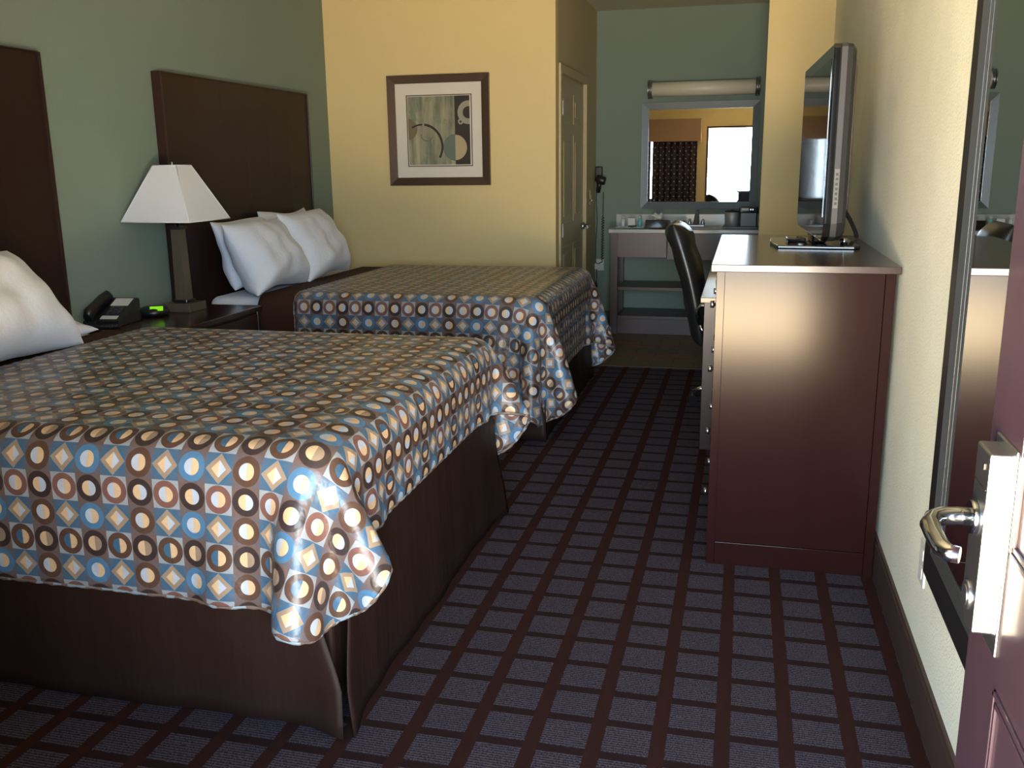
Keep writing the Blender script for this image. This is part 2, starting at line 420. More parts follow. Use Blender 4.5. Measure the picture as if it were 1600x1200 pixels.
# ------------------------------------------------------------------ cloth draping (position based, on a rounded box)
def drape(x0, xf, y0, y1, top, dn, df, dfoot, h=.03, steps=170, seed=1, r=.06, rc=.0, puff=0):
    rs = np.random.RandomState(seed)
    na = int(round((xf-x0+dfoot)/h))+1; nb = int(round((y1-y0+dn+df)/h))+1
    a = np.linspace(x0, xf+dfoot, na); b = np.linspace(y0-dn, y1+df, nb)
    A_, B_ = np.meshgrid(a, b, indexing='ij')
    P = np.stack([A_, B_, np.full_like(A_, top+.03)], -1)
    P[..., 2] += rs.randn(na, nb)*.002
    # wide ripples to seed the folds
    P[..., 2] += .006*np.sin(A_*9+rs.rand()*6)*np.sin(B_*7+rs.rand()*6)
    R0 = np.stack([A_, B_], -1)
    Q = P.copy()
    cx, hx = (xf-20)/2, (xf+20)/2; cyy, hy = (y0+y1)/2, (y1-y0)/2
    def collide(P, Q):
        c = np.stack([np.abs(P[..., 0]-cx)-hx+r, np.abs(P[..., 1]-cyy)-hy+r, P[..., 2]-top+r], -1)
        m = np.maximum(c, 0); L = np.linalg.norm(m, axis=-1)
        d = L+np.minimum(c.max(-1), 0)-r
        n = np.where(L[..., None] > 1e-6, m/np.maximum(L, 1e-6)[..., None], np.array([0, 0, 1.]))
        n = n*np.stack([np.sign(P[..., 0]-cx), np.sign(P[..., 1]-cyy), np.ones_like(d)], -1)
        hit = d < .012
        P = P+n*np.where(hit, .012-d, 0)[..., None]
        fr = hit[..., None]*.55
        Q = Q+(P-Q)*fr
        P[..., 2] = np.maximum(P[..., 2], .02)
        return P, Q, hit & (n[..., 2] > .6)
    def con(P, di, dj, L, k, off, st):
        n0, n1 = P.shape[:2]
        def sl(d, o, n, s):
            return (slice(o, n-d, s), slice(o+d, n, s)) if d >= 0 else (slice(o-d, n, s), slice(o, n+d, s))
        ia, ib = sl(di, off if di else 0, n0, st if di else 1)
        if di and not dj: ja = jb = slice(None)
        elif dj and not di: ja, jb = sl(dj, off, n1, st); ia = ib = slice(None)
        else: ja, jb = sl(dj, 0, n1, 1)
        pa = P[ia, ja]; pb = P[ib, jb]
        d = pb-pa; l = np.linalg.norm(d, axis=-1, keepdims=True)
        c = d*((l-L)/np.maximum(l, 1e-9))*.5*k
        P[ia, ja] += c; P[ib, jb] -= c
    ha = a[1]-a[0]; hb = b[1]-b[0]; hd = math.hypot(ha, hb)
    def con2(P, di, dj, L, k, st):
        for off in range(st): con(P, di, dj, L, k, off, st)
    for s in range(steps):
        v = (P-Q)*.96
        Q = P.copy(); Q0 = P.copy(); P = P+v; P[..., 2] -= .0016
        for it in range(14):
            con2(P, 1, 0, ha, 1, 2); con2(P, 0, 1, hb, 1, 2)
            con2(P, 1, 1, hd, .45, 2); con2(P, 1, -1, hd, .45, 2)
            if it % 3 == 0:
                con2(P, 3, 0, 3*ha, .10, 6); con2(P, 0, 3, 3*hb, .10, 6)
            P[0, :, 0] = a[0]
            P, Q, top_hit = collide(P, Q)
        Pn = Q0+(P-Q0)*.06; P[..., :2] = np.where(top_hit[..., None], Pn[..., :2], P[..., :2])
    return P, R0
def round_keep(P, R0, xf, y0, y1, dn, df, dfoot, rc):
    """cut the two foot corners of the cloth round; returns positions, rest positions and the faces kept"""
    a0, b0 = R0[0, 0]; ha = R0[1, 0, 0]-a0; hb = R0[0, 1, 1]-b0
    P0 = P.copy(); R = R0.copy(); k = np.ones((P.shape[0]-1, P.shape[1]-1), bool)
    for cyy, sgn in ((y0-dn+rc, -1), (y1+df-rc, 1)):
        cx = xf+dfoot-rc
        da, db = R0[..., 0]-cx, (R0[..., 1]-cyy)*sgn
        hyp = np.hypot(da, db); out = (da > 0) & (db > 0) & (hyp > rc)
        k &= ~(out[:-1, :-1] & out[1:, :-1] & out[:-1, 1:] & out[1:, 1:])
        f = np.where(out, rc/np.maximum(hyp, 1e-6), 1)
        R[..., 0] = np.where(out, cx+da*f, R[..., 0]); R[..., 1] = np.where(out, cyy+db*f*sgn, R[..., 1])
    u = (R[..., 0]-a0)/ha; v = (R[..., 1]-b0)/hb
    i = np.clip(u.astype(int), 0, P.shape[0]-2); j = np.clip(v.astype(int), 0, P.shape[1]-2)
    fu = (u-i)[..., None]; fv = (v-j)[..., None]
    Pn = (P0[i, j]*(1-fu)+P0[i+1, j]*fu)*(1-fv)+(P0[i, j+1]*(1-fu)+P0[i+1, j+1]*fu)*fv
    return Pn, R, k
def cloth_obj(name, P, R0, m, thick, uoff=(0, 0), parent=None, sub=1, keep=None):
    na, nb = P.shape[:2]
    me = bpy.data.meshes.new(name)
    verts = P.reshape(-1, 3).tolist()
    faces = [(i*nb+j, (i+1)*nb+j, (i+1)*nb+j+1, i*nb+j+1) for i in range(na-1) for j in range(nb-1) if keep is None or keep[i, j]]
    me.from_pydata(verts, [], faces); me.materials.append(m)
    uvl = me.uv_layers.new(name='cloth'); R = R0.reshape(-1, 2)
    idx = np.empty(len(me.loops), dtype=np.int32); me.loops.foreach_get('vertex_index', idx)
    uvl.data.foreach_set('uv', (R[idx]+np.array([uoff[0], uoff[1]])).ravel())
    for p_ in me.polygons: p_.use_smooth = True
    o = bpy.data.objects.new(name, me); C.objects.link(o)
    base = (float(P[..., 0].mean()), float(P[..., 1].mean()), float(P[..., 2].min()))
    me.transform(Matrix.Translation(-Vector(base))); o.location = base
    s = o.modifiers.new('thick', 'SOLIDIFY'); s.thickness = thick; s.offset = 1
    if sub: q = o.modifiers.new('smooth', 'SUBSURF'); q.levels = q.render_levels = sub
    return o

def add_hem(o, m, rad):
    """rolled hem along the edge of a cloth, a part of it"""
    me = o.data; cnt = {}
    for p_ in me.polygons:
        for e in p_.edge_keys: cnt[e] = cnt.get(e, 0)+1
    nx = {}
    for (a, b), c in cnt.items():
        if c == 1: nx.setdefault(a, []).append(b); nx.setdefault(b, []).append(a)
    st_ = next(iter(nx)); path = [st_]; prev = None; cur = st_
    while True:
        c_ = [q for q in nx[cur] if q != prev]
        if not c_ or c_[0] == st_ and len(path) > 2: break
        prev, cur = cur, c_[0]
        if cur == st_: break
        path.append(cur)
    pts_ = []
    for i_ in path:
        c = me.vertices[i_].co
        if not pts_ or (pts_[-1]-c).length > .012: pts_.append(c.copy())
    pts_.append(pts_[0].copy())
    sm = [(pts_[max(i-1, 0)]+2*p_+pts_[min(i+1, len(pts_)-1)])/4 for i, p_ in enumerate(pts_)]
    fine = []
    for a, b in zip(sm, sm[1:]): fine += [a, (a+b)/2]
    mb = MB().tube(fine, [rad*(1+.22*math.sin(i*1.9)) for i in range(len(fine))], 7)
    obj('hem', mb, m, o, local=True)
M['hem'] = mat('mottled_hem', (.2, .18, .16), .5); t = NT(M['hem'])
t.col(t.mix(t.math('GREATER_THAN', t.noise(t.obj(), 28, 1), .52), (.16, .11, .09), (.24, .30, .36)))
# ------------------------------------------------------------------ beds
def bed(tagname, xf, y0, y1, top, label, pl):
    t = thing('bed', label, 'bed', ((XL+xf)/2, (y0+y1)/2, 0))
    obj('bed_base', MB().box(XL+.09, xf-.03, y0+.03, y1-.03, .04, top-.30, .01), M['dcloth'], t)
    obj('mattress', MB().box(XL+.085, xf-.012, y0+.012, y1-.012, top-.30, top-.006, .05, 4), M['linen'], t, smooth=True)
    # skirt: three panels that flare at the split corners
    zt = top-.19
    rnd = random.Random(pl)
    ph = [rnd.random()*6 for _ in range(6)]
    def off(s, v, L):
        e = math.exp(-(min(s, L-s)/.07)**2)
        return .002+(1-v)*(.006+.004*math.sin(s*9+ph[0])+.003*math.sin(s*23+ph[1]))+(1-v)**2*e*(.030 if pl == 3 else .014)
    Lx = xf-(XL+.09); Ly = y1-y0
    ins = lambda v: .055*min(1, max(0, (v-.25)/.35))
    sk = MB().grid(lambda a, v: (XL+.09+a*(Lx-ins(v))+(1-v)*.02*max(0, a*8-7), y0-off(a*Lx+.2, v, Lx+.2), .006+v*(zt-.006)+(.0 if v > .5 else 0)), 90, 14)
    s1 = obj('bed_skirt', sk, M['dcloth'], t)
    sk = MB().grid(lambda a, v: (xf+off(a*Ly, v, Ly), y0-.004+ins(v)+a*(Ly+.008-2*ins(v))+(1-v)*.03*(2*a-1)*max(0, abs(2*a-1)*10-9), .006+v*(zt-.006)), 90, 14)
    s2 = obj('bed_skirt', sk, M['dcloth'], t)
    sk = MB().grid(lambda a, v: (XL+.09+a*(Lx-ins(v)), y1+off(a*Lx+.2, v, Lx+.2), .006+v*(zt-.006)), 60, 10)
    s3 = obj('bed_skirt', sk, M['dcloth'], t)
    # box pleats standing off the near side and the foot
    for sxx in ((s1, 'n'), (s2, 'f')):
        pass
    for s_ in (s1, s2, s3):
        q = s_.modifiers.new('t', 'SOLIDIFY'); q.thickness = .004; q.offset = -1
    return t
B1 = dict(xf=-.925, y0=1.915, y1=3.42, top=.71)
B2 = dict(xf=-.955, y0=4.49, y1=5.98, top=.71)
bed('b1', B1['xf'], B1['y0'], B1['y1'], B1['top'], 'near double bed with dark brown skirt, closest to the camera on the left', 3)
bed('b2', B2['xf'], B2['y0'], B2['y1'], B2['top'], 'far double bed with dark brown skirt, beside the yellow picture wall', 5)
P, R0 = drape(-2.62, -2.30, B1['y0'], B1['y1'], B1['top'], .36, .36, 0, seed=5, steps=90)
P[..., 2] = np.where(P[..., 2] > B1['top'], np.minimum(P[..., 2], B1['top']+.008), P[..., 2])
tag(cloth_obj('blanket', P, R0, M['blanket'], .006), 'plain brown blanket band between pillows and bedspread on the near bed', 'blanket')
P, R0 = drape(-2.42, B1['xf'], B1['y0']-.012, B1['y1']+.012, B1['top']+.014, .355, .40, .235, seed=2)
P, R0, KP = round_keep(P, R0, B1['xf'], B1['y0']-.012, B1['y1']+.012, .355, .40, .235, .25)
bs = cloth_obj('bedspread', P, R0, M['spread'], .007, (7.25*4+.01, 7.25*4+.03), keep=KP)
add_hem(bs, M['hem'], .006)
tag(bs, 'brown and blue ring patterned bedspread covering the near bed', 'bedspread')
P, R0 = drape(-2.52, -2.18, B2['y0'], B2['y1'], B2['top'], .40, .40, 0, seed=6, steps=90)
tag(cloth_obj('blanket', P, R0, M['blanket'], .006), 'plain brown blanket band showing at the head of the far bed', 'blanket')
P, R0 = drape(-2.30, B2['xf'], B2['y0']-.012, B2['y1']+.012, B2['top']+.014, .44, .46, .40, seed=9)
P, R0, KP = round_keep(P, R0, B2['xf'], B2['y0']-.012, B2['y1']+.012, .44, .46, .40, .26)
bs = cloth_obj('bedspread', P, R0, M['spread'], .007, (7.25*4+.03, 7.25*4), keep=KP)
add_hem(bs, M['hem'], .006)
tag(bs, 'brown and blue ring patterned bedspread covering the far bed', 'bedspread')

# pillows
def pillow(cx, cyy, z0, w_, h_, th, lean, yaw, label, seed):
    rnd = random.Random(seed)
    k = [rnd.uniform(0, 6) for _ in range(8)]
    mb = MB(); n = 34
    def sgn(u): return 2*u-1
    def surf(side):
        def f(a, b):
            u, v = sgn(a), sgn(b)
            e = max(0, (1-abs(u)**3.2))*max(0, (1-abs(v)**3.2))
            t_ = th/2*e**.62
            t_ += e**.5*.006*(math.sin(5*u+3*v+k[0])+math.sin(9*v-4*u+k[1])+.7*math.sin(13*u+k[2]))
            x = w_/2*u*(1-.075*(1-v*v)); z = h_/2*v*(1-.10*(1-u*u))
            z += .008*math.sin(3*u+k[3]); x += .008*math.sin(4*v+k[4])
            # sag: fuller low
            t_ *= 1-.18*v
            return (side*t_, x, z+h_/2)
        return f
    mb.grid(surf(1), n, n); mb.grid(surf(-1), n, n)
    bmesh.ops.remove_doubles(mb.b, verts=mb.b.verts, dist=.0008)
    o = obj('pillow', mb, M['linen'], base=(0, 0, 0))
    o.rotation_euler = (0, -lean, yaw)
    o.location = (cx, cyy, z0)
    o.modifiers.new('s', 'SUBSURF').levels = 1
    return tag(o, label, 'pillow', None)
pillow(-2.70, 5.40, .735, .66, .42, .15, .30, .02, 'white pillow standing behind the right front pillow of the far bed', 3)
pillow(-2.70, 4.87, .735, .62, .40, .18, .30, .0, 'white pillow standing against the headboard behind the left front pillow of the far bed', 4)
pillow(-2.50, 4.76, .725, .64, .43, .26, .46, .02, 'white front pillow on the far bed, the one nearer the lamp', 1)
pillow(-2.50, 5.36, .725, .66, .45, .26, .42, .04, 'white front pillow on the far bed, the one nearer the yellow wall', 2)
pillow(-2.56, 2.93, .745, .68, .30, .08, 1.32, .0, 'white pillow on the near bed, its corner poking out behind the front one', 7)
pillow(-2.42, 2.66, .74, .68, .46, .27, .66, .04, 'large white front pillow on the near bed at the left edge', 6)

# headboards
def headboard(y0, y1, label):
    t = thing('headboard', label, 'headboard', (XL, (y0+y1)/2, .30))
    n = 6
    pn = MB()
    w_ = (y1-y0-.03)/n
    for i in range(n): pn.box(XL+.006, XL+.048, y0+.015+i*w_+.0006, y0+.015+(i+1)*w_-.0006, .30, 1.862, .0006)
    obj('panel', pn, M['headboard'], t)
    obj('edge_strip', MB().box(XL+.005, XL+.056, y0, y0+.015, .30, 1.866, .002).box(XL+.005, XL+.056, y1-.015, y1, .30, 1.866, .002).box(XL+.005, XL+.056, y0+.015, y1-.015, 1.8622, 1.868, .001), M['espresso'], t)
    return t
headboard(1.80, 3.475, 'tall dark wood headboard behind the near bed, cut by the left edge')
headboard(4.30, 5.96, 'tall dark wood headboard behind the far bed, next to the lamp')

# ------------------------------------------------------------------ nightstand and its things
NX, NY0, NY1, NZ = -2.42, 3.53, 4.35, .69
t = thing('nightstand', 'dark wood nightstand between the two beds under lamp and phone', 'nightstand', (XL+.25, (NY0+NY1)/2, 0))
obj('tabletop', MB().box(XL+.005, NX, NY0, NY1, NZ-.025, NZ, .003), M['espressoX'], t)
obj('cabinet', MB().box(XL+.01, NX-.025, NY0+.02, NY1-.02, .06, NZ-.025), M['espresso'], t)
dr = obj('drawer', MB().box(NX-.0245, NX-.008, NY0+.04, NY1-.04, NZ-.22, NZ-.04, .003), M['espresso'], t)
obj('knob', MB().cyl((NX-.008, 3.94, NZ-.13), (NX+.016, 3.94, NZ-.13), .011), M['chrome'], dr)
dr = obj('drawer', MB().box(NX-.0245, NX-.008, NY0+.04, NY1-.04, .12, NZ-.235, .003), M['espresso'], t)
obj('knob', MB().cyl((NX-.008, 3.94, .33), (NX+.016, 3.94, .33), .011), M['chrome'], dr)
obj('plinth', MB().box(XL+.02, NX-.05, NY0+.04, NY1-.04, 0, .06), M['espresso'], t)

lx, ly = -2.73, 4.13
t = thing('table_lamp', 'table lamp with white pyramid shade and dark square post on the nightstand', 'lamp', (lx, ly, NZ))
obj('base', MB().box(lx-.075, lx+.075, ly-.075, ly+.075, NZ, NZ+.042, .003), M['lampwood'], t)
obj('collar', MB().box(lx-.040, lx+.040, ly-.040, ly+.040, NZ+.042, NZ+.058, .003), M['black'], t)
obj('collar', MB().box(lx-.032, lx+.032, ly-.032, ly+.032, 1.095, 1.112, .003), M['black'], t)
pb = MB(); 
for (z0, s0, z1, s1) in ((NZ+.058, .030, 1.095, .025),):
    v = [pb.b.verts.new((lx+a*s, ly+b_*s, z)) for z, s in ((z0, s0), (z1, s1)) for a, b_ in ((-1, -1), (1, -1), (1, 1), (-1, 1))]
    pb.b.faces.new(v[:4][::-1]); pb.b.faces.new(v[4:])
    for k in range(4): pb.b.faces.new((v[k], v[(k+1) % 4], v[4+(k+1) % 4], v[4+k]))
obj('post', pb, M['lampwood'], t)
obj('stem', MB().cyl((lx, ly, 1.112), (lx, ly, 1.40), .006), M['chromeb'], t)
sb = MB()
b0, b1_, z0, z1 = .185, .064, 1.140, 1.405
V0 = [(lx+a*b0, ly+b_*b0, z0) for a, b_ in ((-1, -1), (1, -1), (1, 1), (-1, 1))]
V1 = [(lx+a*b1_, ly+b_*b1_, z1) for a, b_ in ((-1, -1), (1, -1), (1, 1), (-1, 1))]
for k in range(4): sb.quad(V0[k], V0[(k+1) % 4], V1[(k+1) % 4], V1[k])
bmesh.ops.remove_doubles(sb.b, verts=sb.b.verts, dist=.0005)
sh = obj('lamp_shade', sb, M['shade'], t); q = sh.modifiers.new('t', 'SOLIDIFY'); q.thickness = .003
tr = MB()
for k in range(4): tr.cyl(V0[k], V1[k], .0022, n=8).cyl(V0[k], V0[(k+1) % 4], .0022, n=8).cyl(V1[k], V1[(k+1) % 4], .0022, n=8)
obj('shade_trim', tr, M['shade'], sh)
obj('finial', MB().lathe([(.002, 0), (.007, .004), (.004, .012), (.006, .018), (.001, .024)], (lx, ly, 1.40)), M['chromeb'], t)
obj('switch', MB().cyl((lx+.045, ly-.052, NZ+.042), (lx+.045, ly-.052, NZ+.062), .003), M['chromeb'], t)

# phone: wedge body sloping to the near bed
px, py = -2.835, 3.70
t = thing('telephone', 'black desk telephone with white label strip on the nightstand', 'telephone', (px, py, NZ), .12)
t.scale = (.86, .90, 1.25)
def slope(y): return .022+(y+.11)/.22*.062
bd = MB().prism([(-.11, 0), (.11, 0), (.11, .084), (.095, .088), (-.11, .022)], 'x', -.03, .105, .004)
bd.prism([(-.11, 0), (.10, 0), (.10, .070), (-.11, .020)], 'x', -.10, -.03, .004)
obj('body', bd, M['black'], t, local=True)
def plate(x0, x1, y0, y1, lift=.0015):
    b_ = MB(); g = lambda y: .022+(y+.11)/.205*.066+lift
    b_.quad((x0, y0, g(y0)), (x1, y0, g(y0)), (x1, y1, g(y1)), (x0, y1, g(y1))); 
    return b_
o = obj('label_card', plate(-.015, .085, .02, .085), M['paperw'], t, local=True); o.modifiers.new('t', 'SOLIDIFY').thickness = .001
o = obj('label_card', plate(-.012, .082, -.095, -.068), M['paperw'], t, local=True); o.modifiers.new('t', 'SOLIDIFY').thickness = .001
kp = MB()
for i in range(3):
    for j_ in range(4):
        y = -.055+j_*.018; x = .0+i*.027; z = .022+(y+.11)/.205*.066
        kp.box(x, x+.018, y, y+.011, z-.002, z+.006, .002)
obj('keypad', kp, M['greyp'], t, local=True)
hs = MB().tube([(-.067, -.115, .032), (-.067, -.10, .045), (-.067, -.05, .062), (-.067, .03, .084), (-.067, .085, .088), (-.067, .11, .080)], [.022, .027, .022, .022, .027, .022], 14)
obj('handset', hs, M['black'], t, local=True)
cd = MB(); pts = []
for i in range(120):
    s = i/119; ang = i*1.2
    pts.append((-.06+.19*s+.006*math.cos(ang), -.135-.03*math.sin(PI*s)+.006*math.sin(ang)*.3, .010+.006*math.sin(ang)+.0))
obj('coiled_cord', cd.tube(pts, .0025, 6), M['black'], t, local=True)

t = thing('alarm_clock', 'small round black clock radio with lime green display on the nightstand', 'clock', (-2.785, 3.945, NZ), .55)
obj('body', MB().lathe([(.045, 0), (.068, .006), (.075, .020), (.066, .036), (.040, .046), (.012, .049)], (0, 0, 0)), M['black'], t, local=True)
dm = MB(); ca = math.radians(38)
dm.box(-.030, .030, -.014, .014, -.002, .002, 0, rot=Matrix.Rotation(ca, 3, 'X'), piv=(0, 0, 0))
for v in dm.b.verts: v.co += Vector((.018, -.052, .040))
dsp = obj('display', dm, M['lime'], t, local=True)

# ------------------------------------------------------------------ picture on the yellow wall
px0, px1, pz0, pz1 = -2.455, -1.72, 1.256, 2.001
t = thing('framed_picture', 'framed abstract print with circles in a wide white mat on the yellow wall', 'picture', ((px0+px1)/2, YP, pz0))
def frame_ring(x0, x1, z0, z1, wd, ya, yb, axis='y', slopeb=None):
    """mitred frame, outer rect, width wd, between depth ya (wall) and yb (front)"""
    b = MB(); yi = yb if slopeb is None else slopeb
    def P_(x, z, y): return (x, y, z) if axis == 'y' else (y, x, z)
    O = [(x0, z0), (x1, z0), (x1, z1), (x0, z1)]; I = [(x0+wd, z0+wd), (x1-wd, z0+wd), (x1-wd, z1-wd), (x0+wd, z1-wd)]
    for k in range(4):
        a, b2, c, d_ = O[k], O[(k+1) % 4], I[(k+1) % 4], I[k]
        vs = [b.b.verts.new(P_(*p, y)) for p, y in ((a, ya), (b2, ya), (c, ya), (d_, ya), (a, yb), (b2, yb), (c, yi), (d_, yi))]
        for f in ((3, 2, 1, 0), (4, 5, 6, 7), (0, 1, 5, 4), (1, 2, 6, 5), (2, 3, 7, 6), (3, 0, 4, 7)): b.b.faces.new([vs[i] for i in f])
    return b
obj('frame', frame_ring(px0, px1, pz0, pz1, .055, YP-.001, YP-.030, slopeb=YP-.020), M['bronze'], t)
obj('mat_board', frame_ring(px0+.05, px1-.05, pz0+.05, pz1-.05, .092, YP-.002, YP-.012), M['matb'], t)
ax0, ax1, az0, az1 = px0+.138, px1-.130, pz0+.134, pz1-.136
obj('inner_bevel', frame_ring(ax0-.004, ax1+.004, az0-.004, az1+.004, .006, YP-.002, YP-.014), M['bronze'], t)
ma = mat('abstract_wash', (.3, .28, .2), .5); tt = NT(ma)
n_ = tt.noise(tt.scale(tt.obj(), (14, 1, 2.2)), 1.2, 5, .6)
n2_ = tt.noise(tt.scale(tt.obj(), (5, 1, 5)), 1.6, 4)
rp = tt.n('ShaderNodeValToRGB'); tt.l(n_, rp.inputs[0])
e = rp.color_ramp.elements; e[0].position = .30; e[0].color = (.085, .10, .075, 1); e[1].position = .70; e[1].color = (.42, .39, .27, 1)
tt.col(tt.mix(tt.math('MULTIPLY', tt.math('GREATER_THAN', n2_, .58), .45), rp.outputs[0], (.12, .20, .16)))
mdk = mat('print_dark_brown', (.028, .019, .016), .5); mrg = mat('print_ring_grey', (.30, .29, .22), .5)
mtl = mat('print_teal_grey', (.12, .16, .13), .5); mtan = mat('print_tan', (.42, .34, .21), .5); mol = mat('print_olive', (.17, .13, .075), .5)
AW, AH = ax1-ax0, az1-az0
ab = MB().box(ax0, ax1, YP-.0068, YP-.004, az0, az1)
for f in ab.b.faces: f.material_index = 0
def decal(poly, y, mi):
    pp = [(ax0+min(max(p[0], 0), 1)*AW, y, az1-min(max(p[1], 0), 1)*AH) for p in poly]
    vs = [ab.b.verts.new(p) for p in pp]; f = ab.b.faces.new(vs); f.material_index = mi
def ring(cx_, cy_, r0, r1, a0, a1, y, mi, n=40):
    for k in range(n):
        q0 = a0+(a1-a0)*k/n; q1 = a0+(a1-a0)*(k+1)/n
        pts_ = [(cx_+r*math.cos(q), cy_+r*math.sin(q)) for r, q in ((r0, q0), (r1, q0), (r1, q1), (r0, q1))]
        if all(p[0] <= 0 or p[0] >= 1 for p in pts_): continue
        decal(pts_, y, mi)
decal([(.74, 0), (1, 0), (1, 1), (.74, 1)], YP-.0070, 1)
ring(.95, .25, .085, .165, 0, 2*PI, YP-.0073, 2); ring(.83, .375, .018, .042, 0, 2*PI, YP-.0074, 2)
ring(.74, .74, .001, .19, PI/2, 3*PI/2, YP-.0073, 3); ring(.74, .74, .001, .18, -PI/2, PI/2, YP-.0074, 4)
ring(0, .47, .001, .15, -PI/2, PI/2, YP-.0073, 5)
ring(.225, .72, .30, .325, -2.1, -1.55, YP-.0076, 1); ring(.225, .72, .295, .33, -1.45, .55, YP-.0076, 1)
ring(.30, .55, .085, .10, .3, 3.2, YP-.0075, 5)
obj('print', ab, [ma, mdk, mrg, mtl, mtan, mol], t)

# ------------------------------------------------------------------ dresser
X0, X1, Y0, Y1, ZT = -.0975, .476, 3.117, 4.465, 1.059
t = thing('dresser', 'tall dark mahogany dresser against the right wall with television on it', 'dresser', ((X0+X1)/2, (Y0+Y1)/2, 0))
obj('top', MB().box(X0, X1+.012, Y0, Y1, ZT-.024, ZT, .002), M['espressoX'], t)
sd = MB().box(X0+.045, .444, Y0+.020, Y1-.02, .085, ZT-.024)
obj('carcass', sd, M['dresserside'], t)
for (xa, xb) in ((X0+.018, X0+.046), (.4455, X1)):
    for (ya, yb) in ((Y0+.017, Y0+.05), (Y1-.05, Y1-.017)):
        obj('corner_post', MB().box(xa, xb, ya, yb, 0, ZT-.024, .0015), M['dresserside'], t)
obj('plinth', MB().box(X0+.046, .445, Y0+.018, Y1-.018, 0, .083, .0015), M['dresserside'], t)
for (ya, yb) in ((Y0+.055, (Y0+Y1)/2-.004), ((Y0+Y1)/2+.004, Y1-.055)):
    for k in range(4):
        z0 = .10+k*.230; z1 = z0+.222
        d_ = obj('drawer', MB().box(X0+.026, X0+.0445, ya, yb, z0, z1, .003), M['espresso'], t)
        for yk in (ya+.13, yb-.13):
            obj('knob', MB().cyl((X0+.026, yk, (z0+z1)/2), (X0+.010, yk, (z0+z1)/2), .006).cyl((X0+.010, yk, (z0+z1)/2), (X0-.004, yk, (z0+z1)/2), .013, .012), M['chrome'], d_)

# television, long side along local y, screen towards local -x
t = thing('television', 'black flat screen television on a glossy stand on the dresser', 'television', (.272, 3.95, ZT), .037)
zb, zt_, hw = .048, .712, .50
def tvpoly(sx, z0, z1, cb=.05, ct=.012):
    h_ = hw*sx
    return [(-h_+cb*1.2, z0), (h_-cb*1.2, z0), (h_-cb*.3, z0+cb*.35), (h_, z0+cb*1.3), (h_, z1-ct), (h_-ct, z1), (-h_+ct, z1), (-h_, z1-ct), (-h_, z0+cb*1.3), (-h_+cb*.3, z0+cb*.35)]
obj('bezel', MB().prism(tvpoly(1, zb, zt_), 'x', -.020, .004, .004), M['gloss'], t, local=True)
obj('side_band', MB().prism(tvpoly(1, zb, zt_), 'x', .004, .026, .002), M['greyp'], t, local=True)
bk = MB(); A_ = tvpoly(1, zb, zt_); 
def ringv(sc, x): return [bk.b.verts.new((x, p[0]*sc, (zb+zt_)/2+(p[1]-(zb+zt_)/2)*sc)) for p in A_]
rr = [ringv(.995, .026), ringv(.99, .042), ringv(.95, .056), ringv(.80, .066)]
for a, b_ in zip(rr, rr[1:]):
    for k in range(len(a)): bk.b.faces.new((a[k], a[(k+1) % len(a)], b_[(k+1) % len(a)], b_[k]))
bk.b.faces.new(rr[0][::-1]); bk.b.faces.new(rr[-1])
obj('rear_cover', bk, M['black'], t, local=True)
obj('screen', MB().box(-.0215, -.019, -hw+.045, hw-.045, zb+.085, zt_-.045), M['screen'], t, local=True)
bp = obj('button_panel', MB().box(.006, .024, -hw-.003, -hw+.001, .165, .300, .001), mat('button_panel_grey', (.13, .13, .13), .5, spec=.3), t, local=True)
for k in range(7):
    z = .178+k*.0165
    obj('button', MB().box(.011, .019, -hw-.006, -hw-.002, z, z+.008, .001), M['black'], bp, local=True)
st = MB().prism([(-.15, -.20), (.13, -.24), (.155, -.20), (.155, .20), (.13, .24), (-.15, .20), (-.165, 0)], 'z', 0, .013, .004)
obj('stand', st, M['gloss'], t, local=True)
obj('neck', MB().box(-.012, .045, -.09, .09, .013, .10, .008).box(-.10, -.03, -.05, .05, .013, .030, .005), M['gloss'], t, local=True)
obj('stand_bolt', MB().cyl((.10, -.16, .013), (.10, -.16, .038), .014), M['chromeb'], t, local=True)
cb = MB().tube([(.385, 4.40, 1.22), (.42, 4.40, 1.19), (.452, 4.36, 1.135), (.470, 4.30, 1.09), (.472, 4.25, ZT+.011)], .009, 12)
tag(obj('power_cable', cb, M['greyp']), 'grey cable curving down from the back of the television to the dresser top', 'cable')

# framed panel on the wall behind the television
t = thing('wall_panel', 'thin framed panel seen edge on, on right wall behind television', 'frame', (XR, 5.3, 1.14))
obj('frame', frame_ring(4.90, 5.75, 1.14, 1.85, .05, XR-.001, XR-.030, axis='x'), M['bronze'], t)
obj('backing', MB().box(XR-.018, XR-.002, 4.948, 5.702, 1.188, 1.802), M['matb'], t)

# ------------------------------------------------------------------ tall wall mirror by the entry door
t = thing('wall_mirror', 'tall black framed mirror on the right wall between dresser and entry door', 'mirror', (XR, 2.27, .385), -.005)
MY0, MY1, MZ0, MZ1 = 1.52, 2.27, .41, 2.05
def fr2(y0, y1, z0, z1, wd, xa, xb, sl=None): return frame_ring(y0, y1, z0, z1, wd, xa, xb, axis='x', slopeb=sl)
obj('frame', fr2(MY0, MY1, MZ0, MZ1, .080, XR-.004, XR-.034), M['frameblack'], t)
obj('inner_moulding', fr2(MY0+.079, MY1-.079, MZ0+.079, MZ1-.079, .018, XR-.004, XR-.038, XR-.028), M['moulding'], t)
obj('inner_moulding', fr2(MY0+.096, MY1-.096, MZ0+.096, MZ1-.096, .012, XR-.004, XR-.028, XR-.018), M['moulding'], t)
obj('glass', MB().box(XR-.024, XR-.020, MY0+.10, MY1-.10, MZ0+.10, MZ1-.10), M['mirror'], t)
t = thing('wall_outlet', 'small white wall outlet on the right wall below the tall mirror', 'outlet', (XR, 2.43, .33))
